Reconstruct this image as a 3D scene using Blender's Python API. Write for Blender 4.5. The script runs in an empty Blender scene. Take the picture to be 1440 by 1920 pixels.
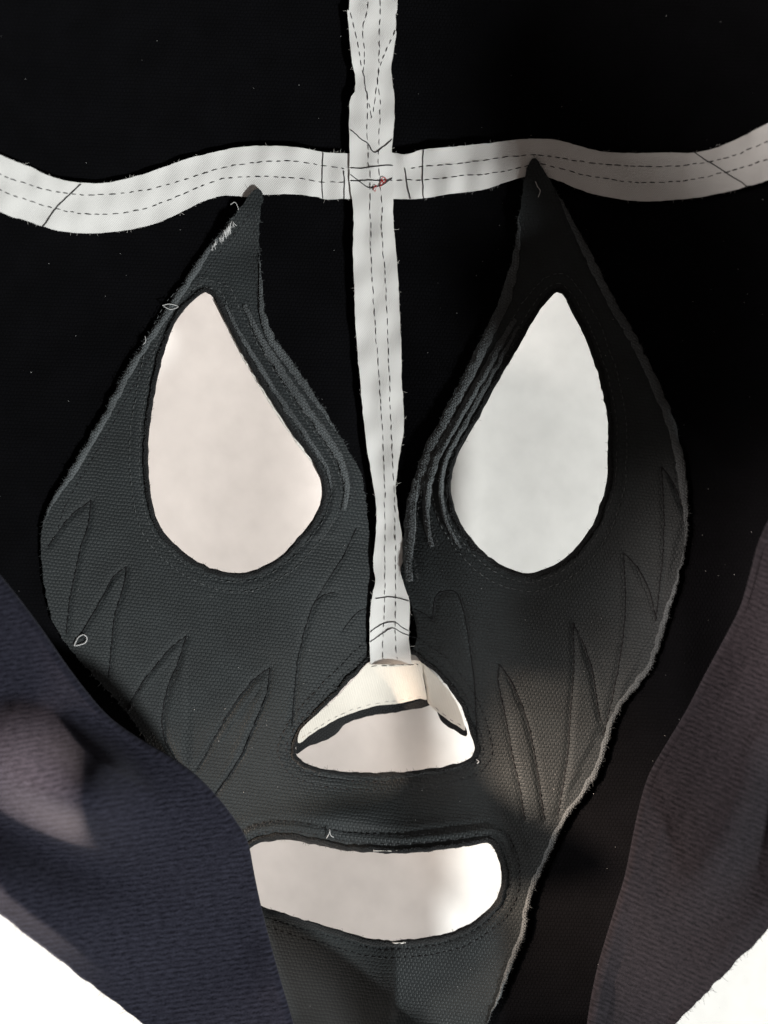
import bpy, bmesh, math, random
import numpy as np
from mathutils import Vector
from mathutils.geometry import delaunay_2d_cdt
from mathutils.kdtree import KDTree

random.seed(7); rng = np.random.default_rng(7)
scene = bpy.context.scene
C = scene.collection
R = math.radians

# ------------------------------------------------------------------ camera
TABLE_Z = -0.027
HC = 0.36                      # camera height above the table (metres)
KX = 0.13/(HC-0.035)/720            # metres per picture unit per metre of distance
cam_d = bpy.data.cameras.new('camera'); cam = bpy.data.objects.new('camera', cam_d); C.objects.link(cam)
cam.location = (0, 0, HC)
cam_d.sensor_fit = 'VERTICAL'; cam_d.sensor_height = 36.0
cam_d.lens = 36.0/2/(960*KX)
cam_d.clip_start = 0.01; cam_d.clip_end = 50
cam_d.dof.use_dof = True; cam_d.dof.focus_distance = HC-0.04; cam_d.dof.aperture_fstop = 9.0
scene.camera = cam

# ------------------------------------------------------------------ light
world = bpy.data.worlds.new('World'); scene.world = world; world.use_nodes = True
bg = world.node_tree.nodes['Background']
bg.inputs[0].default_value = (1.0, 0.84, 0.75, 1); bg.inputs[1].default_value = 0.17
def lamp(name, loc, target, size, power, col):
    l = bpy.data.lights.new(name, 'AREA'); l.shape = 'DISK'; l.size = size; l.energy = power; l.color = col
    o = bpy.data.objects.new(name, l); C.objects.link(o); o.location = loc
    o.rotation_euler = (Vector(target)-Vector(loc)).to_track_quat('-Z', 'Y').to_euler()
    return o
def from_dir(az, el, d):       # azimuth measured from +X (right in the picture) towards +Y (up in the picture)
    return (d*math.cos(R(el))*math.cos(R(az)), d*math.cos(R(el))*math.sin(R(az)), d*math.sin(R(el))+0.04)
lamp('cool_lamp', from_dir(-44, 32, 1.15), (0, 0, 0.04), 0.11, 22.5, (0.96, 0.99, 0.97))
lamp('warm_lamp', from_dir(166, 27, 1.05), (0, 0, 0.04), 0.36, 21.0, (1.0, 0.93, 0.88))

def beam(name, az, el, d, target, cone, power, col):
    l = bpy.data.lights.new(name, 'SPOT'); l.energy = power; l.color = col; l.spot_size = R(cone); l.spot_blend = 1.0; l.shadow_soft_size = 0.035
    o = bpy.data.objects.new(name, l); C.objects.link(o)
    v = from_dir(az, el, d); o.location = (target[0]+v[0], target[1]+v[1], target[2]+v[2]-0.04)
    o.rotation_euler = (Vector(target)-o.location).to_track_quat('-Z', 'Y').to_euler()
# added warm beams, no source of their own, brighten one fold and the far cheek
beam('added_warm_beam', 164, 24, 0.8, (-0.096, -0.070, 0.100), 7.0, 250.0, (1.0, 0.76, 0.58))
beam('added_warm_beam', 176, 33, 0.9, (0.134, -0.034, 0.085), 6.8, 105.0, (1.0, 0.84, 0.75))

scene.view_settings.view_transform = 'Standard'; scene.view_settings.look = 'None'
scene.view_settings.exposure = 0.0; scene.view_settings.gamma = 1.0
scene.render.engine = 'CYCLES'
scene.render.resolution_x = 768; scene.render.resolution_y = 1024

# ------------------------------------------------------------------ shape of the mask's inside
def sm(a, b, x):
    t = np.clip((x-a)/(b-a), 0, 1); return t*t*(3-2*t)
TC_Y = [0, 330, 500, 700, 900, 1000, 1150, 1240, 1500]
TC_X = [697, 697, 703, 712, 722, 727, 733, 734, 735]
def tape_x(py): return np.interp(py, TC_Y, TC_X)
def segs(lines, closed=False):
    q = []
    for L in lines:
        L = list(L)+([L[0]] if closed else [])
        q += [(*a, *b) for a, b in zip(L[:-1], L[1:])]
    return np.array(q, float)
def seg_dist(px, py, S):
    px = np.asarray(px, float); py = np.asarray(py, float)
    out = np.empty(px.size); X = px.ravel(); Y = py.ravel()
    dx = S[:, 2]-S[:, 0]; dy = S[:, 3]-S[:, 1]; L = dx*dx+dy*dy+1e-9
    for k in range(0, X.size, 4000):
        ax = X[k:k+4000, None]-S[:, 0]; ay = Y[k:k+4000, None]-S[:, 1]
        t = np.clip((ax*dx+ay*dy)/L, 0, 1)
        out[k:k+4000] = np.sqrt(((ax-t*dx)**2+(ay-t*dy)**2).min(1))
    return out.reshape(px.shape)

CHEEK = [
 [(90,1025),(110,995),(135,965),(171,938)], [(171,938),(165,985),(150,1030),(140,1080),(130,1130),(124,1190)],
 [(148,1195),(175,1150),(195,1115),(210,1085),(237,1062)], [(237,1062),(232,1100),(216,1150),(210,1200),(204,1270)],
 [(238,1330),(260,1290),(290,1250),(320,1215),(350,1192)], [(350,1192),(335,1240),(315,1290),(305,1340),(310,1390),(345,1450)],
 [(368,1445),(410,1370),(440,1320),(475,1275),(507,1252)], [(507,1252),(500,1300),(480,1350),(450,1420),(398,1500)],
 [(668,990),(645,1040),(620,1080),(590,1130),(575,1170),(560,1230),(552,1300),(547,1362)],
 [(588,1133),(606,1116),(628,1112)], [(692,1138),(668,1150),(642,1184)],
 [(812,1163),(817,1120),(835,1108),(855,1112),(869,1140),(880,1200),(889,1270),(893,1340),(895,1420)],
 [(776,1142),(794,1150),(812,1163)],
 [(937,1245),(934,1275),(945,1330),(960,1410),(975,1480),(985,1540)], [(937,1245),(965,1290),(985,1340),(1000,1400),(1010,1460),(1022,1540)],
 [(1074,1168),(1076,1250),(1070,1330),(1064,1420),(1046,1530)], [(1074,1168),(1095,1210),(1111,1260),(1122,1330),(1127,1352)],
 [(1169,1036),(1173,1120),(1168,1200),(1150,1300),(1131,1380)], [(1169,1036),(1195,1065),(1218,1110),(1231,1165)],
 [(1240,875),(1245,960),(1243,1040),(1236,1110),(1229,1165)], [(1240,875),(1262,905),(1284,960)],
]
def zf(px, py):
    """height of the hood's inside over the table, in metres"""
    px = np.asarray(px, float); py = np.asarray(py, float)
    c = tape_x(py); u = (px-c)/720; v = (py-960)/960
    a = np.minimum(np.abs(u), np.where(u < 0, 1.08, 1.6))
    z = 0.030 + 0.040*np.where(u < 0, a**1.9, a**1.7*1.05)
    z = z + 0.045*np.clip(-v-0.30, 0, 2)**1.6                       # forehead rises towards the crown
    w = sm(480, 850, py)*(1-sm(1150, 1330, py))
    z = z - 0.009*sm(520, 1060, py)*(1-sm(1420, 1640, py))*np.exp(-(u/0.17)**2)
    z = z - 0.004*w*np.exp(-(u/0.085)**2)                           # groove of the nose bridge
    z = z - 0.004*sm(1050, 1300, py)*np.exp(-(u/0.22)**2)*(1-sm(1420, 1560, py))
    z = z + 0.0022*np.sin(px/105.0+0.6)*np.exp(-((py-330)/160)**2)*sm(80, 300, np.abs(px-700))
    z = z + 0.0060*np.exp(-((px-1265)/75)**2-((py-1200)/210)**2)    # right cheek edge lifts
    z = z - 0.020*sm(1900, 2040, py)*np.exp(-((px-1070)/150)**2)     # jaw lowered below the frame to keep cool light off the mouth
    z = z + 0.0030*np.exp(-((px-640)/80)**2-((py-1530)/30)**2)      # upper lip roll
    z = z - np.minimum(0.047, 0.048*np.clip((742-px)/205, 0, 1.25)*np.clip((py-1715)/215, 0, 1.3))
    z = z + 0.045*np.exp(-((px-752)/62)**2-((py-2015)/62)**2)   # chin fold added below the frame to shade the chin's left side
    z = z + 0.172*(1-0.59*sm(470, 800, py))*sm(40, 620, -px) + 0.030*sm(60, 360, px-1440)     # the hood's unseen sides, raised beyond the face to block the lamps
    return np.where(z > 0.12, 0.12+0.085*np.tanh((z-0.12)/0.085), z)
def P(px, py, z):
    px = np.asarray(px, float); py = np.asarray(py, float); z = np.asarray(z, float)
    s = KX*(HC-z)
    return np.stack([(px-720)*s, (960-py)*s, z], -1)

# ------------------------------------------------------------------ materials
def new_mat(name):
    m = bpy.data.materials.new(name); m.use_nodes = True
    nt = m.node_tree; return m, nt, nt.nodes['Principled BSDF']
def N(nt, t, **kw):
    n = nt.nodes.new(t)
    for k, v in kw.items():
        if k in n.inputs.keys(): n.inputs[k].default_value = v
        else: setattr(n, k, v)
    return n
def uvmap(nt, scale=(1, 1), rot=0.0):
    tc = N(nt, 'ShaderNodeTexCoord'); mp = N(nt, 'ShaderNodeMapping')
    mp.inputs['Scale'].default_value = (scale[0], scale[1], 1); mp.inputs['Rotation'].default_value = (0, 0, rot)
    nt.links.new(tc.outputs['UV'], mp.inputs['Vector']); return mp
def mixc(nt, fac, a, b):
    m = N(nt, 'ShaderNodeMix', data_type='RGBA')
    for sock, val in ((0, fac), (6, a), (7, b)):
        if hasattr(val, 'is_output'): nt.links.new(val, m.inputs[sock])
        elif sock == 0: m.inputs[0].default_value = val
        else: m.inputs[sock].default_value = (*val, 1)
    return m.outputs[2]
def ramp(nt, src, lo, hi):
    r = N(nt, 'ShaderNodeMapRange'); r.inputs[1].default_value = lo; r.inputs[2].default_value = hi
    nt.links.new(src, r.inputs[0]); return r.outputs[0]

def knit(name, col, dark, row, width, rot, bump, sheen=0.0, spec=0.15, tint=(1, 1, 1), mottle=0.35, rough=0.85):
    """knitted cloth: staggered loops in rows (UV is measured in picture units)"""
    m, nt, b = new_mat(name)
    mp = uvmap(nt, (1, 1), rot)
    nz = N(nt, 'ShaderNodeTexNoise', Scale=0.045, Detail=3.0); nt.links.new(mp.outputs[0], nz.inputs['Vector'])
    add = N(nt, 'ShaderNodeVectorMath', operation='MULTIPLY_ADD'); add.inputs[1].default_value = (7.0, 7.0, 0)
    nt.links.new(nz.outputs['Color'], add.inputs[0]); nt.links.new(mp.outputs[0], add.inputs[2])
    br = N(nt, 'ShaderNodeTexBrick'); br.offset = 0.5; br.squash = 1
    for k, v in (('Scale', 1.0), ('Mortar Size', 0.30*row), ('Mortar Smooth', 1.0), ('Bias', 0.0), ('Brick Width', width), ('Row Height', row)): br.inputs[k].default_value = v
    br.inputs['Color1'].default_value = (1, 1, 1, 1); br.inputs['Color2'].default_value = (0.72, 0.72, 0.72, 1); br.inputs['Mortar'].default_value = (0, 0, 0, 1)
    nt.links.new(add.outputs[0], br.inputs['Vector'])
    n2 = N(nt, 'ShaderNodeTexNoise', Scale=0.40, Detail=3.0); nt.links.new(mp.outputs[0], n2.inputs['Vector'])
    n3 = N(nt, 'ShaderNodeTexNoise', Scale=0.012, Detail=3.0); nt.links.new(mp.outputs[0], n3.inputs['Vector'])
    base = mixc(nt, br.outputs['Color'], dark, col)
    base = mixc(nt, ramp(nt, n2.outputs[0], 0.25, 0.80), base, tuple(1.25*c for c in col))
    lo = mixc(nt, mottle, base, tuple(c*0.55 for c in dark))
    base = mixc(nt, ramp(nt, n3.outputs[0], 0.35, 0.65), lo, base)
    nt.links.new(base, b.inputs['Base Color'])
    b.inputs['Roughness'].default_value = rough; b.inputs['Specular IOR Level'].default_value = spec
    b.inputs['Sheen Weight'].default_value = sheen; b.inputs['Sheen Roughness'].default_value = 0.5
    b.inputs['Sheen Tint'].default_value = (*tint, 1)
    h = N(nt, 'ShaderNodeMath', operation='MULTIPLY_ADD'); h.inputs[1].default_value = 0.5
    nt.links.new(n2.outputs[0], h.inputs[0]); nt.links.new(br.outputs['Color'], h.inputs[2])
    bp = N(nt, 'ShaderNodeBump'); bp.inputs['Strength'].default_value = bump; bp.inputs['Distance'].default_value = 0.0006
    nt.links.new(h.outputs[0], bp.inputs['Height']); nt.links.new(bp.outputs[0], b.inputs['Normal'])
    return m
def ribbed(name, col, dark, rot, rough, spec, sheen, tint):
    """loose ribbed jersey: rows of blurred, broken loops"""
    m, nt, b = new_mat(name); mp = uvmap(nt, (1, 1), rot)
    st = N(nt, 'ShaderNodeMapping'); st.inputs['Scale'].default_value = (0.07, 0.20, 1); nt.links.new(mp.outputs[0], st.inputs['Vector'])
    n1 = N(nt, 'ShaderNodeTexNoise', Scale=1.0, Detail=3.0); nt.links.new(st.outputs[0], n1.inputs['Vector'])
    wv = N(nt, 'ShaderNodeTexWave', wave_type='BANDS', bands_direction='Y'); wv.inputs['Scale'].default_value = 0.033
    wv.inputs['Distortion'].default_value = 3.2; wv.inputs['Detail'].default_value = 3; wv.inputs['Detail Scale'].default_value = 1.6
    nt.links.new(mp.outputs[0], wv.inputs['Vector'])
    n2 = N(nt, 'ShaderNodeTexNoise', Scale=0.26, Detail=4.0); nt.links.new(mp.outputs[0], n2.inputs['Vector'])
    s1 = N(nt, 'ShaderNodeMath', operation='MULTIPLY_ADD'); s1.inputs[1].default_value = 0.24; nt.links.new(wv.outputs[1], s1.inputs[0]); nt.links.new(n1.outputs[0], s1.inputs[2])
    s2 = N(nt, 'ShaderNodeMath', operation='MULTIPLY_ADD'); s2.inputs[1].default_value = 0.8; nt.links.new(n2.outputs[0], s2.inputs[0]); nt.links.new(s1.outputs[0], s2.inputs[2])
    base = mixc(nt, ramp(nt, s2.outputs[0], 0.74, 1.40), dark, col)
    nt.links.new(base, b.inputs['Base Color'])
    b.inputs['Roughness'].default_value = rough; b.inputs['Specular IOR Level'].default_value = spec
    b.inputs['Sheen Weight'].default_value = sheen; b.inputs['Sheen Roughness'].default_value = 0.5; b.inputs['Sheen Tint'].default_value = (*tint, 1)
    bp = N(nt, 'ShaderNodeBump'); bp.inputs['Strength'].default_value = 0.10; bp.inputs['Distance'].default_value = 0.0004
    nt.links.new(s2.outputs[0], bp.inputs['Height']); nt.links.new(bp.outputs[0], b.inputs['Normal'])
    return m
def twill(name, col, scale, rot, bump, rough=0.9, dirt=0.08):
    """white woven tape or cloth: fine diagonal ribs"""
    m, nt, b = new_mat(name); mp = uvmap(nt, (1, 1), rot)
    wv = N(nt, 'ShaderNodeTexWave', wave_type='BANDS', bands_direction='X'); wv.inputs['Scale'].default_value = scale
    wv.inputs['Distortion'].default_value = 1.2; wv.inputs['Detail'].default_value = 2; wv.inputs['Detail Scale'].default_value = 2.0
    nt.links.new(mp.outputs[0], wv.inputs['Vector'])
    n2 = N(nt, 'ShaderNodeTexNoise', Scale=0.02, Detail=5.0); nt.links.new(mp.outputs[0], n2.inputs['Vector'])
    n3 = N(nt, 'ShaderNodeTexNoise', Scale=0.5, Detail=2.0); nt.links.new(mp.outputs[0], n3.inputs['Vector'])
    base = mixc(nt, ramp(nt, n2.outputs[0], 0.3, 0.7), tuple(c*(1-dirt) for c in col), col)
    base = mixc(nt, ramp(nt, wv.outputs[1], -1.0, 0.7), tuple(c*0.82 for c in col), base)
    nt.links.new(base, b.inputs['Base Color'])
    b.inputs['Roughness'].default_value = rough; b.inputs['Specular IOR Level'].default_value = 0.15
    h = N(nt, 'ShaderNodeMath', operation='MULTIPLY_ADD'); h.inputs[1].default_value = 0.5
    nt.links.new(n3.outputs[0], h.inputs[0]); nt.links.new(wv.outputs[1], h.inputs[2])
    bp = N(nt, 'ShaderNodeBump'); bp.inputs['Strength'].default_value = bump; bp.inputs['Distance'].default_value = 0.0004
    nt.links.new(h.outputs[0], bp.inputs['Height']); nt.links.new(bp.outputs[0], b.inputs['Normal'])
    return m
def plain(name, col, rough=0.8, spec=0.2, vary=0.3):
    m, nt, b = new_mat(name)
    tc = N(nt, 'ShaderNodeTexCoord'); nz = N(nt, 'ShaderNodeTexNoise', Scale=900.0, Detail=2.0); nt.links.new(tc.outputs['Object'], nz.inputs['Vector'])
    nt.links.new(mixc(nt, nz.outputs[0], tuple(c*(1-vary) for c in col), tuple(min(1, c*(1+vary)) for c in col)), b.inputs['Base Color'])
    b.inputs['Roughness'].default_value = rough; b.inputs['Specular IOR Level'].default_value = spec
    return m
M_HOOD = knit('black_knit', (0.0022, 0.0022, 0.0028), (0.0008, 0.0008, 0.001), 7.0, 7.0, 0.03, 0.25, sheen=0.0, spec=0.03)
M_FLAP = ribbed('black_knit_cool_lit', (0.020, 0.0205, 0.031), (0.0042, 0.0042, 0.0072), -0.13, 0.92, 0.05, 0.05, (0.8, 0.82, 1.0))  # left flap: the cool light's blue cast is put into the black
M_FLAP_R = ribbed('black_knit_warm_lit', (0.0165, 0.014, 0.017), (0.0034, 0.003, 0.0038), 0.42, 0.9, 0.06, 0.05, (0.9, 0.85, 1.0))  # right flap: the warm light's purplish cast is put into the black
M_LINING = knit('grey_lining_knit', (0.0130, 0.0165, 0.0180), (0.0042, 0.0056, 0.0064), 6.4, 7.0, 0.12, 0.34, sheen=0.05, spec=0.22, rough=0.6)
M_HEM = knit('dark_hem_knit', (0.016, 0.017, 0.018), (0.006, 0.006, 0.006), 5.0, 5.0, 0.3, 0.5, sheen=0.05, spec=0.08)
M_BORDER_LIT = knit('lit_border_knit', (0.085, 0.094, 0.099), (0.024, 0.027, 0.029), 5.0, 6.0, 0.6, 0.7, sheen=0.12, spec=0.10)  # paler than the lining: light on the edges is put into the colour
M_TAPE = twill('white_tape_twill', (0.575, 0.57, 0.56), 0.10, 0.7, 0.25)
M_TRIM = twill('cream_trim_twill', (0.60, 0.565, 0.51), 0.10, 0.2, 0.25)
M_CLOTH = twill('white_cloth_weave', (0.78, 0.77, 0.74), 0.16, 0.9, 0.10, dirt=0.05)
M_TABLE = twill('white_table_cloth', (0.69, 0.675, 0.655), 0.16, 0.9, 0.22, dirt=0.10)
M_THREAD = plain('black_thread', (0.016, 0.016, 0.018))
M_PICK = plain('grey_stitching', (0.075, 0.08, 0.082))
M_SEAM = plain('seam_thread', (0.005, 0.005, 0.006))
M_RED = plain('red_thread', (0.36, 0.03, 0.03))
M_PALE = plain('pale_fibre', (0.42, 0.42, 0.42))
M_WHITE = plain('white_fibre', (0.70, 0.68, 0.64))
M_FUZZ = plain('grey_fuzz', (0.05, 0.055, 0.057))
M_BFUZZ = plain('black_fuzz', (0.006, 0.006, 0.007))

# ------------------------------------------------------------------ mesh helpers
def link(name, verts, faces, mat, parent=None, uv=None, smooth=True):
    me = bpy.data.meshes.new(name)
    me.from_pydata([tuple(v) for v in verts], [], faces); me.update()
    if uv is not None:
        lay = me.uv_layers.new(name='UVMap')
        li = np.zeros(len(me.loops), dtype=np.int32); me.loops.foreach_get('vertex_index', li)
        lay.data.foreach_set('uv', np.asarray(uv, dtype=np.float32)[li].ravel())
    if smooth: me.polygons.foreach_set('use_smooth', [True]*len(me.polygons))
    me.materials.append(mat)
    o = bpy.data.objects.new(name, me); C.objects.link(o)
    if parent: o.parent = parent
    return o
def spline(pts, step, closed=False):
    """Catmull-Rom through pts, resampled about every step"""
    p = np.array(pts, float); n = len(p)
    out = []
    rng_i = range(n if closed else n-1)
    for i in rng_i:
        if closed: a, b, c, d = p[(i-1) % n], p[i], p[(i+1) % n], p[(i+2) % n]
        else: a, b, c, d = p[max(i-1, 0)], p[i], p[i+1], p[min(i+2, n-1)]
        k = max(1, int(round(np.hypot(*(c-b))/step)))
        t = (np.arange(k)/k)[:, None]
        out.append(0.5*((2*b)+(-a+c)*t+(2*a-5*b+4*c-d)*t**2+(-a+3*b-3*c+d)*t**3))
    if not closed: out.append(p[-1:])
    return np.concatenate(out)
def normals(c, closed):
    if closed: t = np.roll(c, -1, 0)-np.roll(c, 1, 0)
    else: t = np.gradient(c, axis=0)
    t /= np.maximum(np.linalg.norm(t, axis=1, keepdims=True), 1e-6)
    return np.stack([-t[:, 1], t[:, 0]], 1)
def ragged(c, amp, closed=True, seed=0):
    g = np.random.default_rng(seed); k = len(c)
    n1 = g.normal(0, 1, k); n1 = (n1+np.roll(n1, 1)*0.7)/1.2
    n2 = np.convolve(np.concatenate([g.normal(0, 1, k+18)]), np.ones(9)/3.0, 'same')[9:9+k]
    w = np.ones(k)
    if closed: w = np.minimum(1, np.minimum(np.arange(k), np.arange(k)[::-1])/6)
    return c + normals(c, closed)*((n1*0.55+n2*0.5)*amp*w)[:, None]
def inside(px, py, poly):
    x0, y0 = poly[:, 0], poly[:, 1]; x1, y1 = np.roll(x0, -1), np.roll(y0, -1)
    r = np.zeros(len(px), bool)
    for a, b, c, d in zip(x0, y0, x1, y1):
        if b == d: continue
        r ^= ((b > py) != (d > py)) & (px < (c-a)*(py-b)/(d-b)+a)
    return r
def sheet(name, outer, holes, zfun, thick, mat, parent, step=8.0, uvrot=None):
    """a cloth panel cut to an outline (with openings), draped over zfun, with real thickness"""
    loops = [np.asarray(outer)] + [np.asarray(h) for h in holes]
    pts, edges = [], []
    for L in loops:
        s = len(pts); k = len(L); pts += [tuple(q) for q in L]; edges += [(s+i, s+(i+1) % k) for i in range(k)]
    kd = KDTree(len(pts))
    for i, q in enumerate(pts): kd.insert((q[0], q[1], 0), i)
    kd.balance()
    lo, hi = loops[0].min(0), loops[0].max(0)
    gx, gy = np.meshgrid(np.arange(lo[0], hi[0], step), np.arange(lo[1], hi[1], step*0.87)); gx[1::2] += step/2
    gx = gx.ravel(); gy = gy.ravel()
    ok = inside(gx, gy, loops[0])
    for h in loops[1:]: ok &= ~inside(gx, gy, h)
    for x, y in zip(gx[ok], gy[ok]):
        if kd.find((x, y, 0))[2] > step*0.55: pts.append((x, y))
    v, e, f, _, _, _ = delaunay_2d_cdt([Vector(p) for p in pts], edges, [], 0, 1e-4)
    V = np.array([(a.x, a.y) for a in v]); F = np.array([list(t) for t in f])
    cen = V[F].mean(1)
    ok = inside(cen[:, 0], cen[:, 1], loops[0])
    for h in loops[1:]: ok &= ~inside(cen[:, 0], cen[:, 1], h)
    F = F[ok]
    # boundary edges
    from collections import Counter
    cnt = Counter()
    for t in F:
        for i in range(3): cnt[tuple(sorted((t[i], t[(i+1) % 3])))] += 1
    area = (V[F[:, 1]]-V[F[:, 0]])[:, 0]*(V[F[:, 2]]-V[F[:, 0]])[:, 1]-(V[F[:, 1]]-V[F[:, 0]])[:, 1]*(V[F[:, 2]]-V[F[:, 0]])[:, 0]
    F[area > 0] = F[area > 0][:, ::-1]                              # picture y runs down: wind for upward normals
    z = zfun(V[:, 0], V[:, 1]); n = len(V)
    top = P(V[:, 0], V[:, 1], z); bot = P(V[:, 0], V[:, 1], z-thick)
    faces = [tuple(int(i) for i in t) for t in F] + [tuple(int(i)+n for i in t[::-1]) for t in F]
    for t in F:
        for i in range(3):
            a, b = int(t[i]), int(t[(i+1) % 3])
            if cnt[(min(a, b), max(a, b))] == 1: faces.append((b, a, a+n, b+n))
    uv = np.concatenate([V, V]); uv = uv*[1, -1]
    if uvrot is not None: uv = uvrot(uv)
    o = link(name, np.concatenate([top, bot]), faces, mat, parent, uv)
    try: o.data.set_sharp_from_angle(angle=R(60))
    except Exception: pass
    return o
def tube_mesh(paths, radii, sides=5):
    V, F = [], []
    for p, r in zip(paths, radii):
        p = np.asarray(p); k = len(p)
        if k < 2: continue
        t = np.gradient(p, axis=0); t /= np.maximum(np.linalg.norm(t, axis=1, keepdims=True), 1e-12)
        up = np.array([0, 0, 1.0]); s = np.cross(t, up); ln = np.linalg.norm(s, axis=1, keepdims=True)
        s = np.where(ln > 1e-6, s/np.maximum(ln, 1e-9), [1, 0, 0]); w = np.cross(s, t)
        base = len(V)
        for i in range(k):
            rr = r*(0.55 if i in (0, k-1) else 1.0)
            for j in range(sides):
                a = 2*math.pi*j/sides
                V.append(p[i]+rr*(math.cos(a)*s[i]+math.sin(a)*w[i]))
        for i in range(k-1):
            for j in range(sides):
                a = base+i*sides+j; b = base+i*sides+(j+1) % sides
                F.append((a, b, b+sides, a+sides))
        F.append(tuple(base+j for j in range(sides))[::-1]); F.append(tuple(base+(k-1)*sides+j for j in range(sides)))
    return V, F
def thread(name, pts, zfun, off, r, mat, parent, dash=None, gap=5.0, wob=0.6, seed=0):
    """one sewn line lying on the cloth: dashed (stitches dipping into the cloth) or continuous"""
    g = np.random.default_rng(seed+len(pts)*31+int(pts[0][0]))
    c = spline(pts, 3.0)
    c = c + np.stack([np.convolve(g.normal(0, 1, len(c)+4), np.ones(5)/5, 'valid')[:len(c)]*wob*1.5 for _ in range(2)], 1)
    paths, rad = [], []
    if dash is None:
        z = zfun(c[:, 0], c[:, 1])+off+0.00006*np.sin(np.arange(len(c))*1.1)
        paths.append(P(c[:, 0], c[:, 1], z)); rad.append(r)
    else:
        s = np.concatenate([[0], np.cumsum(np.linalg.norm(np.diff(c, axis=0), axis=1))])
        a = g.uniform(0, gap)
        while a < s[-1]-3:
            b = min(a+dash*g.uniform(0.7, 1.25), s[-1]); q = np.linspace(a, b, 5)
            x = np.interp(q, s, c[:, 0]); y = np.interp(q, s, c[:, 1])
            x = x+g.normal(0, 0.35); y = y+g.normal(0, 0.35)
            z = zfun(x, y)+off+np.array([-r*1.2, 0, r*0.3, 0, -r*1.2])
            paths.append(P(x, y, z)); rad.append(r*g.uniform(0.75, 1.15)); a = b+gap*g.uniform(0.6, 1.5)
    V, F = tube_mesh(paths, rad)
    return link(name, V, F, mat, parent)
def fuzz(name, c, zfun, off, mat, parent, n, length, closed=True, r=0.00005, side=1.0, seed=3):
    """loose fibre ends along a cut edge"""
    g = np.random.default_rng(seed); nm = normals(c, closed)
    paths, rad = [], []
    for _ in range(n):
        i = g.integers(0, len(c)); d = nm[i]*side*g.choice([1, 1, 1, -0.4])+g.normal(0, 0.7, 2); L = length*g.uniform(0.4, 1.3)
        d = d/np.hypot(*d); bend = g.normal(0, 0.5, 2)
        q = np.linspace(0, 1, 4)[:, None]
        xy = c[i]-nm[i]*side*1.0+d*L*q+bend*L*q**2
        z = zfun(xy[:, 0], xy[:, 1])+off+np.linspace(0, g.uniform(-0.2, 0.8), 4)*0.0006
        paths.append(P(xy[:, 0], xy[:, 1], z)); rad.append(r)
    V, F = tube_mesh(paths, rad, 3)
    o = link(name, V, F, mat, parent); o['kind'] = 'stuff'; return o
def ribbon(name, c, w_in, w_out, zfun, off, bulge, mat, parent, closed=True, nw=7, seed=1, rag=0.8):
    """a narrow hem strip with a rounded cross-section following curve c"""
    g = np.random.default_rng(seed); nm = normals(c, closed); k = len(c)
    V, UV, F = [], [], []
    tp = np.ones(k) if closed else np.minimum(1, np.minimum(np.arange(k), np.arange(k)[::-1])/22.0)
    jit_i = np.convolve(g.normal(0, rag, k+2), [0.3, 0.4, 0.3], 'valid'); jit_o = np.convolve(g.normal(0, rag, k+2), [0.3, 0.4, 0.3], 'valid')
    for j in range(nw):
        t = j/(nw-1); w = (1-t)*(-w_in*tp+jit_i*tp)+t*(w_out+jit_o)
        xy = c+nm*w[:, None]
        z = zfun(xy[:, 0], xy[:, 1])+off+bulge*tp*math.sin(math.pi*t)**0.6+(g.normal(0, 0.00013, k) if 0 < j < nw-1 else 0)
        V.append(P(xy[:, 0], xy[:, 1], z)); UV.append(xy*[1, -1])
    xy = c; 
    for j in range(nw-1):
        for i in range(k if closed else k-1):
            a = j*k+i; b = j*k+(i+1) % k
            F.append((a, b, b+k, a+k))
    # underside
    base = nw*k
    for w in (-w_in*tp+jit_i*tp, w_out+jit_o):
        xy = c+nm*w[:, None]; V.append(P(xy[:, 0], xy[:, 1], zfun(xy[:, 0], xy[:, 1])+off-0.0005)); UV.append(xy*[1, -1])
    for i in range(k if closed else k-1):
        i2 = (i+1) % k
        F.append((base+i, base+i2, i2, i)); F.append(((nw-1)*k+i, (nw-1)*k+i2, base+k+i2, base+k+i)); F.append((base+i2, base+i, base+k+i, base+k+i2))
    o = link(name, np.concatenate(V), F, mat, parent, np.concatenate(UV))
    bm = bmesh.new(); bm.from_mesh(o.data); bmesh.ops.recalc_face_normals(bm, faces=bm.faces); bm.to_mesh(o.data); bm.free()
    return o
def tag(o, label=None, cat=None, group=None, kind=None):
    for k, v in (('label', label), ('category', cat), ('group', group), ('kind', kind)):
        if v: o[k] = v
    return o

# ------------------------------------------------------------------ outlines, traced as lengths along the cloth
EYE_L = [(385,546),(402,558),(415,585),(435,625),(460,670),(490,720),(520,768),(550,813),(580,855),(600,890),(607,920),(600,952),(580,985),(555,1015),(525,1045),(490,1066),(450,1076),(410,1071),(370,1055),(330,1025),(300,990),(285,950),(278,900),(276,850),(280,790),(290,730),(300,680),(315,630),(335,592),(360,563)]
EYE_R = [(1043,546),(1060,556),(1075,585),(1095,625),(1112,670),(1128,720),(1138,770),(1142,830),(1140,890),(1130,940),(1110,990),(1080,1030),(1050,1055),(1015,1070),(985,1077),(950,1066),(915,1045),(885,1015),(858,975),(845,930),(846,890),(858,850),(880,810),(905,765),(935,710),(965,660),(990,615),(1015,575)]
NOSE = [(697,1236),(670,1262),(640,1292),(610,1325),(585,1352),(565,1378),(553,1414),(580,1435),(640,1447),(720,1451),(800,1444),(860,1432),(889,1414),(887,1390),(875,1348),(852,1303),(822,1266),(792,1242),(772,1226),(735,1224)]
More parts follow.
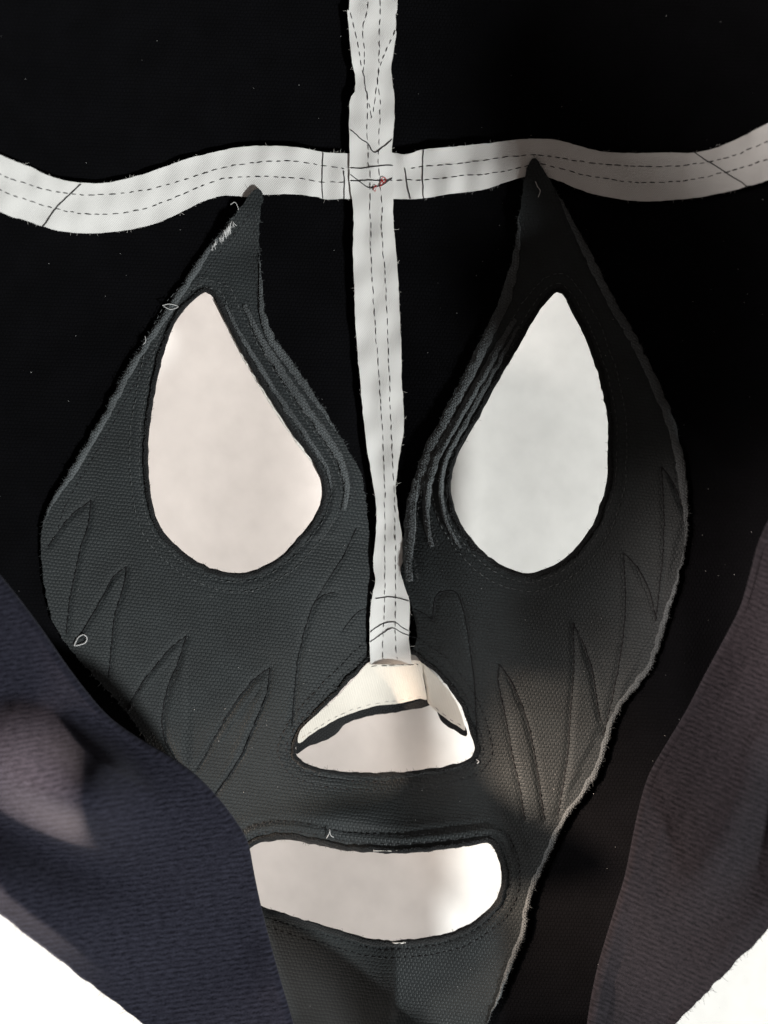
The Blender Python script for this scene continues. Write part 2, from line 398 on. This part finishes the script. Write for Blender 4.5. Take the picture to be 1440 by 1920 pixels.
MOUTH = [(452,1610),(470,1588),(488,1578),(515,1573),(550,1574),(590,1582),(640,1592),(700,1596),(760,1598),(830,1591),(890,1583),(918,1580),(932,1597),(940,1630),(941,1660),(930,1690),(905,1716),(870,1740),(820,1756),(760,1764),(715,1765),(670,1755),(620,1740),(560,1722),(510,1706),(470,1690),(452,1655)]
LINING = [(480,354),(467,366),(455,384),(420,428),(372,490),(330,550),(290,610),(250,670),(215,735),(185,790),(150,850),(120,900),(95,942),(80,985),(77,1030),(82,1080),(91,1130),(102,1172),(130,1215),(165,1255),(215,1310),(262,1370),(310,1470),(350,1580),(385,1720),(420,1860),(440,2040),
 (840,2060),(890,1960),(912,1920),(940,1862),(965,1802),(984,1750),(993,1700),(1005,1660),(1020,1625),(1040,1580),(1060,1540),(1090,1500),(1120,1450),(1139,1400),(1150,1360),(1170,1320),(1195,1290),(1222,1250),(1240,1200),(1255,1150),(1270,1100),(1282,1040),(1290,980),(1288,920),(1280,860),(1265,800),(1245,740),(1215,680),(1185,620),(1145,550),(1110,480),(1080,425),(1050,370),(1022,322),(1004,297),
 (990,312),(981,350),(975,400),(970,440),(960,490),(945,540),(925,590),(900,640),(875,690),(850,740),(825,790),(805,828),(790,860),(780,890),(770,930),(765,970),(760,1010),(755,1050),(750,1078),(760,1110),(770,1134),(777,1170),(778,1212),(735,1214),
 (690,1210),(694,1170),(696,1150),(700,1125),(700,1090),(697,1040),(690,980),(685,930),(675,885),(650,840),(620,790),(592,745),(565,705),(540,670),(515,632),(497,590),(492,540),(487,490),(484,440),(487,400),(493,372),(489,357)]
eye_l = ragged(spline(EYE_L, 6, True), 0.9, True, 1); eye_r = ragged(spline(EYE_R, 6, True), 0.9, True, 2)
nose = ragged(spline(NOSE, 6, True), 0.8, True, 3); mouth = ragged(spline(MOUTH, 6, True), 1.0, True, 4)
lining = ragged(spline(LINING, 6, True), 1.3, True, 5)
def grow(c, d):
    n = normals(c, True); cen = c.mean(0)
    s = 1.0 if np.sum(n*(c-cen)) > 0 else -1.0
    return c+n*s*d
def out_sign(c):
    n = normals(c, True); return 1.0 if np.sum(n*(c-c.mean(0))) > 0 else -1.0

# ------------------------------------------------------------------ setting: the table
ax = np.concatenate([np.linspace(-0.9, -0.12, 8), np.linspace(-0.117, 0.117, 79), np.linspace(0.12, 0.9, 8)])
ay = np.concatenate([np.linspace(-0.9, -0.18, 8), np.linspace(-0.176, 0.132, 78), np.linspace(0.136, 0.9, 8)])
gx, gy = np.meshgrid(ax, ay); nx = len(ax)
# soft cloth fold added under the nose, keeping warm light off the right eye
fold = sm(-0.130, -0.075, gy)*(1-sm(0.05, 0.10, gy))*(0.004+0.033*sm(-0.078, -0.032, gy))
tz = TABLE_Z+fold*np.exp(-(np.abs(gx-0.003-0.05*np.clip(-gy-0.06, 0, 1))/0.016)**1.7)+0.0007*np.sin(gx*70+gy*30)*np.sin(gy*55-gx*20)
tv = np.stack([gx.ravel(), gy.ravel(), tz.ravel()], 1)
table = link('table_top', tv, [(j*nx+i, j*nx+i+1, j*nx+i+nx+1, j*nx+i+nx) for j in range(len(ay)-1) for i in range(nx-1)], M_TABLE, None, tv[:, :2]/0.00019, True)
table['kind'] = 'structure'

# ------------------------------------------------------------------ the mask
mask = bpy.data.objects.new('hooded_mask', None); C.objects.link(mask); mask.location = (0, 0, 0); mask.empty_display_size = 0.02
tag(mask, 'black cloth wrestling mask spread open inside out, grey lined face with white taped seams', 'mask')

# hood panels (inner side, black)
def z_hood(px, py): return zf(px, py)-0.0016
hseam = [(-680,190),(-200,230),(0,345),(80,385),(170,392),(270,378),(350,345),(450,322),(600,330),(700,332),(790,330),(900,312),(1000,298),(1100,315),(1200,332),(1310,328),(1440,285),(1600,225),(1800,150)]
hs = spline(hseam, 12)
vtop = spline([(700,-700),(698,-200),(697,0),(697,200),(698,331)], 12)
il = int(np.argmin(np.abs(hs[:, 0]-698)))
crown_l = np.concatenate([hs[:il], vtop[::-1], spline([(690,-700),(300,-540),(-150,-500),(-680,-430)], 12)[:-1], spline([(-680,-430),(-680,190)], 12)[:-1]])  # outline carried further out of view to hold back the warm lamp
sheet('crown_panel', crown_l, [], z_hood, 0.0006, M_HOOD, mask, 12)
crown_r = np.concatenate([vtop, hs[il+1:], spline([(1800,140),(1800,-200),(1500,-330),(1100,-500),(712,-700)], 12)[:]])
sheet('crown_panel', crown_r, [], z_hood, 0.0006, M_HOOD, mask, 12)
low = [(1800,158),(1800,880),(1600,1030),(1480,1200),(1400,1330),(1330,1480),(1290,1650),(1240,1880),(1200,2140),(850,2170),(520,2140),(440,1930),(400,1750),(310,1590),(150,1430),(10,1260),(-150,1090),(-680,860),(-680,205)]
face_out = np.concatenate([hs+[0, 4], spline(low, 12)])
sheet('face_panel', face_out, [grow(eye_l, -2.0)[::2], grow(eye_r, -2.0)[::2], grow(nose, 2.0)[::2], grow(mouth, -1.5)[::2]], z_hood, 0.0007, M_HOOD, mask, 9)

# grey lining of the face: stitched darts sink into it
LEAVES = [np.array(CHEEK[a]+CHEEK[a+1][::-1], float) for a in (0, 2, 4, 6, 13, 15, 17, 19)]
CHEEK_S = segs(CHEEK); OPEN_S = segs([EYE_L, EYE_R, NOSE, MOUTH], True)
def z_lb(px, py):
    px = np.asarray(px, float); py = np.asarray(py, float)
    return zf(px, py)+0.0026*(1-sm(385, 480, py))+0.0018*np.exp(-((px-772)/42)**2-((py-1070)/75)**2)
def z_lin(px, py):
    z = z_lb(px, py)
    px = np.asarray(px, float); py = np.asarray(py, float)
    d = seg_dist(px, py, CHEEK_S); h = seg_dist(px, py, OPEN_S)
    z = z-0.00055*np.exp(-(d/3.6)**2)
    for L in LEAVES:
        bx = (px > L[:, 0].min()) & (px < L[:, 0].max()) & (py > L[:, 1].min()) & (py < L[:, 1].max())
        if bx.any(): z = z+0.0004*sm(0, 12, d)*(inside(px.ravel(), py.ravel(), L).reshape(px.shape))
    # the turned hems lie in rolls round the openings, pulled in along their rows of stitches
    q = np.clip(np.exp(-((px-722)/165)**2)*(py < 1010)+np.exp(-((py-1560)/32)**2), 0, 1)*0.85+0.15
    z = z+q*(0.0013*np.exp(-((h-24)/12)**2)-0.0005*np.exp(-((h-34)/5)**2)+0.0005*np.exp(-((h-48)/10)**2))-0.0003*np.exp(-((h-15)/3.5)**2)
    return z
def lin_uv(uv):
    x = uv[:, 0]; t = sm(650, 850, x)
    a = 0.30*t
    return np.stack([uv[:, 0]*np.cos(a)-uv[:, 1]*np.sin(a), uv[:, 0]*np.sin(a)+uv[:, 1]*np.cos(a)], 1)
face_lining = sheet('face_lining', lining, [eye_l, eye_r, nose, mouth], z_lin, 0.0010, M_LINING, mask, 6.0)
for k, L in enumerate(CHEEK):
    thread('cheek_stitching', L, z_lin, 0.00008, 0.00026, M_SEAM, face_lining, None, seed=k)
fuzz('frayed_edge', lining, z_lb, -0.0002, M_FUZZ, face_lining, 1300, 3.6, True, 0.00006, out_sign(lining))
# the lining's raw edge curls into a paler border, lit brightness coloured in
def run(c, p0, p1):
    i = int(np.argmin(np.hypot(c[:, 0]-p0[0], c[:, 1]-p0[1]))); j = int(np.argmin(np.hypot(c[:, 0]-p1[0], c[:, 1]-p1[1])))
    return c[i:j] if i < j else c[j:i]
so = out_sign(lining)
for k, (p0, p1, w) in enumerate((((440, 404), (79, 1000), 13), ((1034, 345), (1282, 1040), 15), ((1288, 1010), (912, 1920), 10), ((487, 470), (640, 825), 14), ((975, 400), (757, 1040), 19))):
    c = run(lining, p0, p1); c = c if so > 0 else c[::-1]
    ribbon('edge_border', c, w, 0.8, z_lb, 0.0004, 0.0006, M_BORDER_LIT, face_lining, False, 7, 80+k, 1.3)
    fuzz('frayed_edge', c, z_lb, 0.0006, M_FUZZ, face_lining, 260, 3.6, False, 0.00007, 1.0, 90+k)
# turned seam folds between eyes and nose bridge, light on them coloured in
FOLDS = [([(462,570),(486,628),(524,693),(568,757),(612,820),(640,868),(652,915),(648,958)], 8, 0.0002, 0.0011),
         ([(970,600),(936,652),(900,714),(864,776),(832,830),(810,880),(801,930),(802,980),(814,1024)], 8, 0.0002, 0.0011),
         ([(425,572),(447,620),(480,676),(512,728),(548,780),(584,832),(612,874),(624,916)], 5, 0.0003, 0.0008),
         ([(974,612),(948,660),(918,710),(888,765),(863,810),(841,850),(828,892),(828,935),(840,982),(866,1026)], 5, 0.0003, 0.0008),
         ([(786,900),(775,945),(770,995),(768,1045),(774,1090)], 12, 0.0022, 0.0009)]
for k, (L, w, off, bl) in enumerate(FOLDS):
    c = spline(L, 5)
    ribbon('seam_fold', c, w, w, z_lin, off, bl, M_BORDER_LIT, face_lining, False, 7, 130+k, 1.5)
    for sd in (-1, 1): fuzz('frayed_edge', c+normals(c, False)*sd*w*0.8, z_lin, off+bl*0.5, M_PICK, face_lining, 110, 3.5, False, 0.00006, sd, 140+k*2+sd)
# sewn line a little inside the outer edge
E1 = [(470,400),(400,492),(345,572),(290,655),(245,735),(195,825),(150,900),(118,960),(105,1010)]
E2 = [(478,400),(476,480),(482,545),(490,600),(512,655),(545,705),(590,765),(630,830),(655,885),(668,940)]
E3 = [(1030,370),(1075,450),(1130,555),(1180,640),(1220,720),(1247,790),(1262,860),(1268,930)]
E4 = [(990,350),(985,420),(962,520),(925,610),(880,700),(838,785),(812,840),(795,890),(785,940)]
for k, L in enumerate((E1, E2, E3, E4)): thread('edge_stitching', L, z_lin, 0.00002, 0.00016, M_THREAD, face_lining, 11, 4, seed=50+k)

# hems round the openings
def hem(name, c, w, bulge, rows, seed, fz=260):
    s = out_sign(c); cc = c if s > 0 else c[::-1]
    h = ribbon(name, cc, 1.5, w, z_lin, 0.00025, bulge, M_HEM, mask, True, 7, seed, 1.3)
    fuzz('frayed_edge', grow(cc, 5), z_lin, bulge*0.6+0.0002, M_FUZZ, h, 420, 4.0, True, 0.00006, 1.0, seed+200)
    for i, d in enumerate(rows):
        thread('hem_stitching', [tuple(q) for q in grow(cc, d)[::4]]+[tuple(grow(cc, d)[0])], z_lin, 0.00018 if d > w else bulge+0.0002, 0.00015, M_PICK if 'eye' in name else M_THREAD, h, 8, 5, seed=seed*7+i)
    fuzz('frayed_edge', cc, z_lin, 0.0002, M_FUZZ if seed == 12 else M_BFUZZ, h, fz, 4.0, True, 0.00006, -1.0, seed)
    return h
hem('eye_hem', eye_l, 8, 0.0004, (15, 33), 11, 300)
hem('eye_hem', eye_r, 8, 0.0004, (15, 33), 12, 300)
hem('nose_hem', nose, 8, 0.0004, (16, 32), 13, 240)
hem('mouth_hem', mouth, 10, 0.0006, (16, 32), 14, 300)
# pale cut edge showing on the inner side of one eye opening
pipe = spline([(398,560),(415,592),(436,632),(462,678),(492,728),(522,776),(552,820),(582,862),(600,895),(604,922),(600,944)], 6)
ribbon('pale_cut_edge', pipe[::-1], 3.5, 3.5, zf, -0.0012, 0.0004, M_WHITE, mask, False, 5, 21, 0.7)
ribbon('pale_cut_edge', spline([(700,1593),(722,1595),(745,1594)], 5), 1.2, 2, zf, 0.0008, 0.0003, M_WHITE, mask, False, 5, 22, 0.9)
ribbon('pale_cut_edge', spline([(735,1766),(748,1767),(762,1765)], 5), 2, 3, zf, 0.0008, 0.0004, M_WHITE, mask, False, 5, 23, 0.9)

# seam tapes
def arch(x, y): return (1-np.minimum(1, np.abs(x-np.interp(y, TC_Y, TC_X))/46)**2)*sm(560, 760, y)*(1-sm(1120, 1230, y))
def ripple(x, y): return 0.00035*np.sin(x/17+y/29)*np.cos(x/31-y/19)+0.0003*np.sin(x/9.0+y/60)*np.sin(y/47.0+x/90)
def tape(edge_a, edge_b, off, thick, seed, bow=0.0):
    a = ragged(spline(edge_a, 6), 0.6, False, seed); b = ragged(spline(edge_b, 6), 0.6, False, seed+1)
    return sheet('seam_tape', np.concatenate([a, b[::-1]]), [], lambda x, y: zf(x, y)+off+bow*arch(x, y)+ripple(x, y), thick, M_TAPE, mask, 9)
TLU = [(-340,150),(-150,218),(0,290),(50,310),(100,332),(150,342),(200,342),(250,332),(300,316),(350,298),(400,285),(450,276),(500,273),(550,275),(600,284),(650,287),(690,287)]
TLL = [(-370,250),(-160,322),(0,398),(40,412),(80,425),(120,434),(170,438),(220,434),(270,425),(310,412),(350,392),(390,374),(420,367),(460,368),(500,364),(540,364),(590,368),(610,374),(650,373),(690,373)]
TRU = [(705,287),(735,286),(765,289),(790,281),(850,275),(920,268),(980,261),(1040,262),(1080,272),(1130,284),(1200,287),(1260,286),(1310,285),(1360,270),(1400,252),(1440,232),(1600,165),(1800,95)]
TRL = [(705,373),(735,373),(790,372),(850,363),(910,355),(950,342),(985,331),(1010,329),(1050,340),(1090,357),(1140,370),(1190,377),(1250,376),(1310,370),(1370,358),(1400,350),(1440,338),(1600,280),(1810,195)]
VL = [(652,-400),(655,-200),(655,0),(651,20),(655,60),(659,110),(666,145),(665,172),(656,188),(655,240),(656,300),(656,345),(662,385),(662,430),(662,480),(665,560),(670,650),(676,720),(682,790),(690,850),(700,910),(706,960),(704,1010),(700,1060),(703,1090),(698,1115),(694,1150),(693,1200),(694,1246)]
VR = [(744,-400),(746,-200),(745,0),(742,30),(743,60),(738,100),(734,130),(737,160),(740,190),(738,240),(735,280),(737,320),(737,380),(738,420),(745,500),(748,560),(752,640),(754,720),(758,790),(752,840),(745,880),(742,920),(748,970),(755,1010),(758,1040),(751,1070),(757,1095),(768,1125),(768,1160),(767,1200),(772,1246)]
t_l = tape(TLU, TLL, 0.0010, 0.0009, 31)
t_r = tape(TRU, TRL, 0.0010, 0.0009, 33)
t_v = tape(VL, VR, 0.0019, 0.0008, 35, 0.0016)
t_l['label'] = 'left cross tape, bright white'; t_r['label'] = 'right cross tape, dusky'; t_v['label'] = 'upright centre tape down to the nose'
def ztape(px, py): return zf(px, py)+0.0010+ripple(np.asarray(px, float), np.asarray(py, float))
def zvt(px, py): return zf(px, py)+0.0019+0.0016*arch(px, py)+ripple(np.asarray(px, float), np.asarray(py, float))
LO = 0.00012; RT = 0.00014
for L in ([(-330,185),(-150,260),(0,327),(50,345),(120,362),(200,365),(280,355),(350,335),(430,312),(500,303),(550,302),(600,310),(645,315)],
          [(-340,215),(-150,290),(0,357),(60,378),(120,395),(180,402),(240,398),(300,382),(360,357),(420,335),(500,331),(560,335),(605,342),(650,341)]):
    thread('stitch_row', L, ztape, LO, RT, M_THREAD, t_l, 11, 6, seed=3)
for L in ([(152,345),(128,368),(105,390),(80,425)], [(606,286),(604,330),(605,372)], [(645,320),(646,350),(645,374)]):
    thread('cross_stitching', L, ztape, LO+0.0001, RT*1.1, M_THREAD, t_l, None, seed=4)
for L in ([(770,316),(795,312),(850,308),(910,300),(960,293),(1003,290),(1040,294),(1080,301),(1130,308),(1200,312),(1270,311),(1330,303),(1380,290),(1440,265),(1600,200),(1790,130)],
          [(740,338),(795,337),(860,330),(920,325),(970,316),(1003,308),(1040,313),(1080,324),(1120,333),(1200,342),(1270,340),(1330,330),(1390,314),(1440,298),(1600,240),(1790,170)]):
    thread('stitch_row', L, ztape, LO, RT, M_THREAD, t_r, 11, 5, seed=5)
for L in ([(794,281),(792,328),(795,373)], [(1300,285),(1340,310),(1402,350)], [(759,315),(763,340),(769,373)]):
    thread('cross_stitching', L, ztape, LO+0.0001, RT*1.1, M_THREAD, t_r, None, seed=6)
VS1 = [(697,-390),(692,-180),(690,8),(681,45),(683,100),(683,150),(689,190),(688,240),(690,280),(693,330),(694,400),(697,500),(703,600),(710,700),(717,800),(721,900),(722,1000),(722,1060),(722,1120),(718,1200),(718,1240)]
VS2 = [(718,-390),(715,-180),(713,0),(711,60),(710,120),(708,150),(713,190),(711,250),(710,310),(716,380),(716,420),(722,520),(728,640),(732,760),(735,840),(738,900),(741,960),(742,1060),(742,1120),(741,1180),(745,1236)]
thread('stitch_row', VS1, zvt, LO, RT, M_THREAD, t_v, 13, 5, seed=7); thread('stitch_row', VS2, zvt, LO, RT, M_THREAD, t_v, 12, 6, seed=8)
for L in ([(655,20),(668,70),(680,135),(690,185),(697,222)], [(742,55),(725,95),(712,125),(708,155),(701,200),(697,222)]):
    thread('stitch_row', L, zvt, LO, RT, M_THREAD, t_v, 12, 6, seed=9)
for L in ([(657,242),(680,263),(692,270),(702,285),(716,277),(736,262)], [(657,316),(690,313),(720,310),(736,311)], [(657,328),(672,338),(693,352),(706,351),(720,344),(736,333)],
          [(657,340),(680,337),(710,338),(736,338)], [(704,1123),(725,1120),(748,1122),(767,1127)], [(694,1186),(708,1175),(721,1168),(740,1168),(753,1176),(767,1184)], [(694,1204),(718,1187),(738,1177),(752,1186),(767,1193)]):
    thread('cross_stitching', L, zvt, LO+0.0001, RT*1.1, M_THREAD, t_v, None, wob=0.9, seed=10)
# red thread knot
def red_loop(cx, cy, rx, ry, rot, n=14, turns=1.0, seed=0):
    g = np.random.default_rng(seed); t = np.linspace(0, 2*math.pi*turns, int(n*turns)+1)
    x = rx*np.cos(t)*(1-0.12*t/6.3*g.uniform(0, 1)); y = ry*np.sin(t)*(1+0.3*np.cos(t))
    X = cx+x*math.cos(rot)-y*math.sin(rot)+g.normal(0, 0.4, len(t)); Y = cy+x*math.sin(rot)+y*math.cos(rot)+g.normal(0, 0.4, len(t))
    return P(X, Y, zvt(X, Y)+0.0005+0.0002*np.sin(t*2))
Vv, Ff = tube_mesh([red_loop(719,337,4.5,4.5,0.2,14,1.8,1), red_loop(715,343,2.2,5.5,0.5,14,1.3,2), red_loop(703,353,2.2,5.5,0.25,14,1.0,3), P([714,713,712],[344,349,352],zvt(np.array([714,713,712]),np.array([344,349,352]))+0.0005)], [0.00012]*4)
link('red_thread', Vv, Ff, M_RED, t_v)
# fuzzy tape edges
for t, (A, B) in ((t_l, (TLU, TLL)), (t_r, (TRU, TRL)), (t_v, (VL, VR))):
    cc = np.concatenate([spline(A, 6), spline(B, 6)[::-1]])
    fuzz('frayed_edge', cc, zvt if t is t_v else ztape, -0.0003, M_WHITE if t is not t_r else M_PALE, t, 260, 4.0, True, 0.00004, out_sign(cc), 40)

# nose trim: white tape folded over the top of the nose opening, black edge below it
TRIM = [(694,1242),(735,1241),(786,1239),(793,1262),(798,1290),(801,1313),(788,1310),(760,1317),(735,1321),(712,1322),(680,1330),(650,1341),(620,1355),(590,1372),(560,1394),(563,1370),(590,1344),(620,1318),(650,1288),(672,1264)]
TRIM_R = [(787,1241),(805,1254),(826,1276),(846,1303),(862,1332),(873,1370),(856,1360),(836,1347),(818,1333),(803,1318),(799,1290),(793,1262)]
BAND = [(700,1262),(735,1260),(786,1258),(820,1290),(850,1330),(872,1362),(874,1380),(850,1368),(828,1352),(812,1324),(795,1327),(760,1333),(735,1337),(710,1339),(680,1346),(648,1358),(630,1376),(600,1392),(575,1402),(555,1414),(560,1388),(590,1362),(620,1335),(660,1300)]
def ztrim(x, y): return zf(x, y)+0.0016-0.0050*sm(1236, 1330, y)*np.exp(-((x-730)/110)**2)
nb = sheet('nose_band', ragged(spline(BAND, 6, True), 0.8, True, 61), [], lambda x, y: ztrim(x, y)-0.0016, 0.0007, M_HEM, mask, 7)
tr = sheet('nose_trim', ragged(spline(TRIM, 6, True), 0.6, True, 62), [], ztrim, 0.0007, M_TRIM, mask, 7)
tr2 = sheet('nose_trim', ragged(spline(TRIM_R, 6, True), 0.6, True, 63), [], lambda x, y: ztrim(x, y)-0.0006+(x-790)*0.00001, 0.0006, M_TRIM, mask, 7)
tr['label'] = 'wide white nose trim'; tr2['label'] = 'narrow tan nose trim'
thread('stitch_row', [(690,1252),(720,1248),(750,1247),(784,1245)], ztrim, LO, RT*0.8, M_THREAD, tr, 12, 5, seed=11)
thread('stitch_row', [(566,1384),(600,1362),(640,1340),(690,1322),(735,1315),(790,1306)], ztrim, LO, RT*0.55, M_PALE, tr, 9, 6, seed=12)
thread('stitch_row', [(868,1362),(850,1352),(830,1338),(812,1322)], ztrim, LO, RT*0.55, M_THREAD, tr2, 9, 6, seed=13)

# frayed white threads at the tip of the lining on one side
g = np.random.default_rng(77); paths, rad = [], []
for i in range(70):
    s = g.beta(1.1, 1.3); x0 = 437-40*s+g.normal(0, 1.5); y0 = 414+48*s+g.normal(0, 2)
    L = g.uniform(5, 16)*(1.2-0.5*s); a = g.normal(1.1, 0.5); q = np.linspace(0, 1, 4)
    x = x0+L*np.cos(a)*q*0.6+g.normal(0, 1.5)*q**2; y = y0+L*np.sin(a)*q
    paths.append(P(x, y, z_lb(x, y)+0.0013+0.0004*np.sin(q*3))); rad.append(g.uniform(0.00006, 0.00013))
Vv, Ff = tube_mesh(paths, rad, 4); tag(link('frayed_patch', Vv, Ff, M_PALE, mask), kind='stuff')

# ------------------------------------------------------------------ the hood's side flaps, folded up nearer the eye
def flap(crest, raw, zc_of, zr_of, bump_fn, side, mat, seed, ns=90, nc=130):
    a = np.array(spline(crest, 8)); b = np.array(spline(raw, 8))
    def resamp(c, n):
        s = np.concatenate([[0], np.cumsum(np.linalg.norm(np.diff(c, axis=0), axis=1))]); q = np.linspace(0, s[-1], n)
        return np.stack([np.interp(q, s, c[:, 0]), np.interp(q, s, c[:, 1])], 1)
    a = resamp(a, nc); b = ragged(resamp(b, nc), 1.6, False, seed)
    nm = normals(a, False)
    if np.sum(nm*(a-b)) < 0: nm = -nm                              # towards the face
    r = 8.0; rm = r*KX*0.24
    zc = zc_of(a[:, 0], a[:, 1]); zr = zr_of(b[:, 0], b[:, 1])
    rows, zs = [], []
    back = [(-150, -0.020), (-100, -0.016), (-55, -0.0125)]
    for d, dz in back: rows.append(a+nm*(d-r)); zs.append(zc-2*rm+dz*0.6)
    for th in np.linspace(math.pi, math.pi/2, 7): rows.append(a+nm*(r*math.sin(th)-r)); zs.append(zc-rm+rm*math.cos(th))
    for th in np.linspace(math.pi/2, 0, 8)[1:]: rows.append(a+nm*(r*math.sin(th)-r)); zs.append(zc-rm+rm*math.cos(th))
    top = a-nm*r
    for s in np.linspace(0, 1, ns)[1:]:
        xy = top*(1-s)+b*s; rows.append(xy)
        zs.append(zc*(1-s)+zr*s+bump_fn(xy[:, 0], xy[:, 1])*min(1, s*6)*min(1, (1-s)*8+0.25))
    V = np.concatenate([P(q[:, 0], q[:, 1], z) for q, z in zip(rows, zs)]); UV = np.concatenate([q*[1, -1] for q in rows])
    F = []
    for j in range(len(rows)-1):
        for i in range(nc-1):
            k = j*nc+i; f = (k, k+1, k+1+nc, k+nc)
            F.append(f if side > 0 else f[::-1])
    o = link('side_flap', V, F, mat, mask, UV)
    so = o.modifiers.new('thickness', 'SOLIDIFY'); so.thickness = 0.0009; so.offset = -1 
    e = P(b[:, 0], b[:, 1], zr)
    paths, rad = [], []; gg = np.random.default_rng(seed)
    for _ in range(420):
        i = gg.integers(1, nc-1); p0 = e[i]+(e[i+1]-e[i])*gg.uniform(0, 1)
        d = np.array([*(b[i]-top[i]), 0])*[1, -1, 1]; d = d/np.linalg.norm(d)+gg.normal(0, 0.7, 3); L = gg.uniform(0.0004, 0.0013)
        q = np.linspace(0, 1, 4)[:, None]; paths.append(p0-d*0.0002+d*L*q+gg.normal(0, 0.4, 3)*L*q**2); rad.append(0.00005)
    Vv, Ff = tube_mesh(paths, rad, 3); tag(link('frayed_edge', Vv, Ff, M_BFUZZ, o), kind='stuff')
    return o
LC = [(-330,720),(-200,860),(-90,985),(0,1088),(65,1172),(125,1258),(190,1338),(250,1384),(310,1419),(360,1454),(402,1496),(438,1543),(460,1582),(470,1632),(482,1690),(500,1762),(522,1842),(546,1924),(575,2040),(590,2130)]
LR = [(-420,1420),(-260,1520),(-120,1612),(0,1706),(70,1762),(140,1815),(205,1868),(272,1922),(380,2010),(480,2110)]
def zc_l(x, y): return np.interp(y, [700,1100,1350,1450,1600,1750,1925,2130], [0.120,0.100,0.086,0.079,0.066,0.056,0.052,0.050])
def zr_l(x, y): return np.interp(y, [1420,1560,1706,1922,2110], [0.098,0.106,0.092,0.062,0.045])
def bump_l(x, y):
    d = x*0.42-(y-1475)*0.9-42                                        # across a fold running down to the right
    along = x*0.9+(y-1475)*0.42
    z = 0.026*np.where(d > 0, np.exp(-(d/100)**2), np.exp(-(d/62)**2))*np.where(along < 150, np.exp(-((along-150)/135)**2), np.exp(-((along-150)/95)**2))
    al = sm(-260, -60, along)*(1-sm(200, 480, along))
    z = z - 0.004*np.exp(-((d+95)/60)**2)*al + 0.008*np.exp(-((d+230)/110)**2)*al
    return z+0.0022*np.sin(x/190+y/120)
fl = flap(LC, LR, zc_l, zr_l, bump_l, 1, M_FLAP, 71); fl['label'] = 'left flap, black with cool light in its colour and a raised fold'
RC = [(1800,560),(1650,730),(1540,850),(1470,940),(1432,1010),(1412,1080),(1394,1140),(1368,1192),(1330,1262),(1292,1335),(1250,1405),(1222,1455),(1205,1510),(1192,1570),(1178,1640),(1160,1700),(1140,1765),(1122,1830),(1106,1922),(1098,2040),(1095,2130)]
RR = [(1830,1400),(1700,1500),(1560,1620),(1440,1740),(1395,1785),(1350,1832),(1310,1876),(1264,1922),(1200,2010),(1150,2110)]
def zc_r(x, y): return np.interp(y, [560,1000,1190,1455,1640,1830,2130], [0.116,0.106,0.087,0.069,0.070,0.060,0.054])
def zr_r(x, y): return np.interp(y, [1400,1740,1925,2110], [0.130,0.080,0.058,0.048])
def bump_r(x, y):
    q = (x-1300)*0.93+(y-1600)*0.37                             # across a soft fold running up to the right
    return 0.007*np.exp(-((q-40)/55)**2)*sm(1200, 1330, y)*(1-sm(1560, 1760, y))-0.005*np.exp(-((q-130)/45)**2)*(1-sm(1500, 1700, y))+0.002*np.sin(x/120-y/170)-0.003*np.exp(-((x-1430)/60)**2-((y-1430)/60)**2)
fr = flap(RC, RR, zc_r, zr_r, bump_r, -1, M_FLAP_R, 72); fr['label'] = 'right flap, black with warm light in its colour'

# ------------------------------------------------------------------ loose bits lying on the mask
def fibre(name, pts, zfun, off, r, label, mat=M_PALE):
    c = spline(pts, 2.0); base = P(c[:1, 0], c[:1, 1], zfun(c[:1, 0], c[:1, 1])+off)[0]
    V, F = tube_mesh([P(c[:, 0], c[:, 1], zfun(c[:, 0], c[:, 1])+off)-base], [r], 5)
    o = link(name, V, F, mat); o.location = base
    tag(o, label, 'thread', 'pale loose threads on the mask'); return o
fibre('loose_thread', [(139,1211),(146,1196),(156,1190),(163,1196),(160,1205),(150,1209),(139,1211)], z_lin, 0.0006, 0.00018, 'tiny pale loop of thread on the grey lining beside the left flap')
fibre('loose_thread', [(1004,340),(1008,350),(1013,358),(1009,370)], z_lin, 0.0007, 0.00014, 'short pale thread on the right tip of the lining just below the tape')
fibre('loose_thread', [(304,573),(318,570),(334,575),(320,580),(306,574)], z_lin, 0.0013, 0.00014, 'flat pale thread on the lining left of the left eye opening')
fibre('loose_thread', [(272,630),(273,640),(268,646)], z_lin, 0.0013, 0.00012, 'short hooked pale thread on the left lining edge halfway up')
fibre('loose_thread', [(612,1572),(617,1563),(618,1555),(620,1566),(626,1570)], z_lin, 0.0012, 0.00014, 'pale tuft of thread standing on the upper mouth hem')
fibre('loose_thread', [(432,384),(440,379),(445,386),(447,394)], z_lb, 0.0010, 0.00012, 'thin curled thread beside the left tip of the lining under the tape')
fibre('loose_thread', [(893,1424),(898,1428),(894,1432)], z_lin, 0.0008, 0.0002, 'white thread knot at the lower right corner of the nose opening')
g = np.random.default_rng(99); paths, rad = [], []
def speck(x, y, zfun, off, L, r):
    a = g.uniform(0, 6.28); q = np.array([-0.5, 0, 0.5])*L
    X = x+q*math.cos(a); Y = y+q*math.sin(a)
    paths.append(P(X, Y, zfun(X, Y)+off)); rad.append(r)
for _ in range(230):
    x, y = g.uniform(-20, 1460), g.uniform(-20, 1900)
    on_lin = bool(inside(np.array([x]), np.array([y]), lining)[0])
    if any(inside(np.array([x]), np.array([y]), h)[0] for h in (eye_l, eye_r, nose, mouth)): continue
    speck(x, y, zf, 0.0004 if on_lin else -0.0013, g.uniform(0.6, 2.2), g.uniform(0.00004, 0.0001))
Vv, Ff = tube_mesh(paths, rad, 4); o = link('lint_specks', Vv, Ff, M_PALE)
tag(o, 'scattered tiny pale lint specks over the dark cloth', 'lint', kind='stuff')
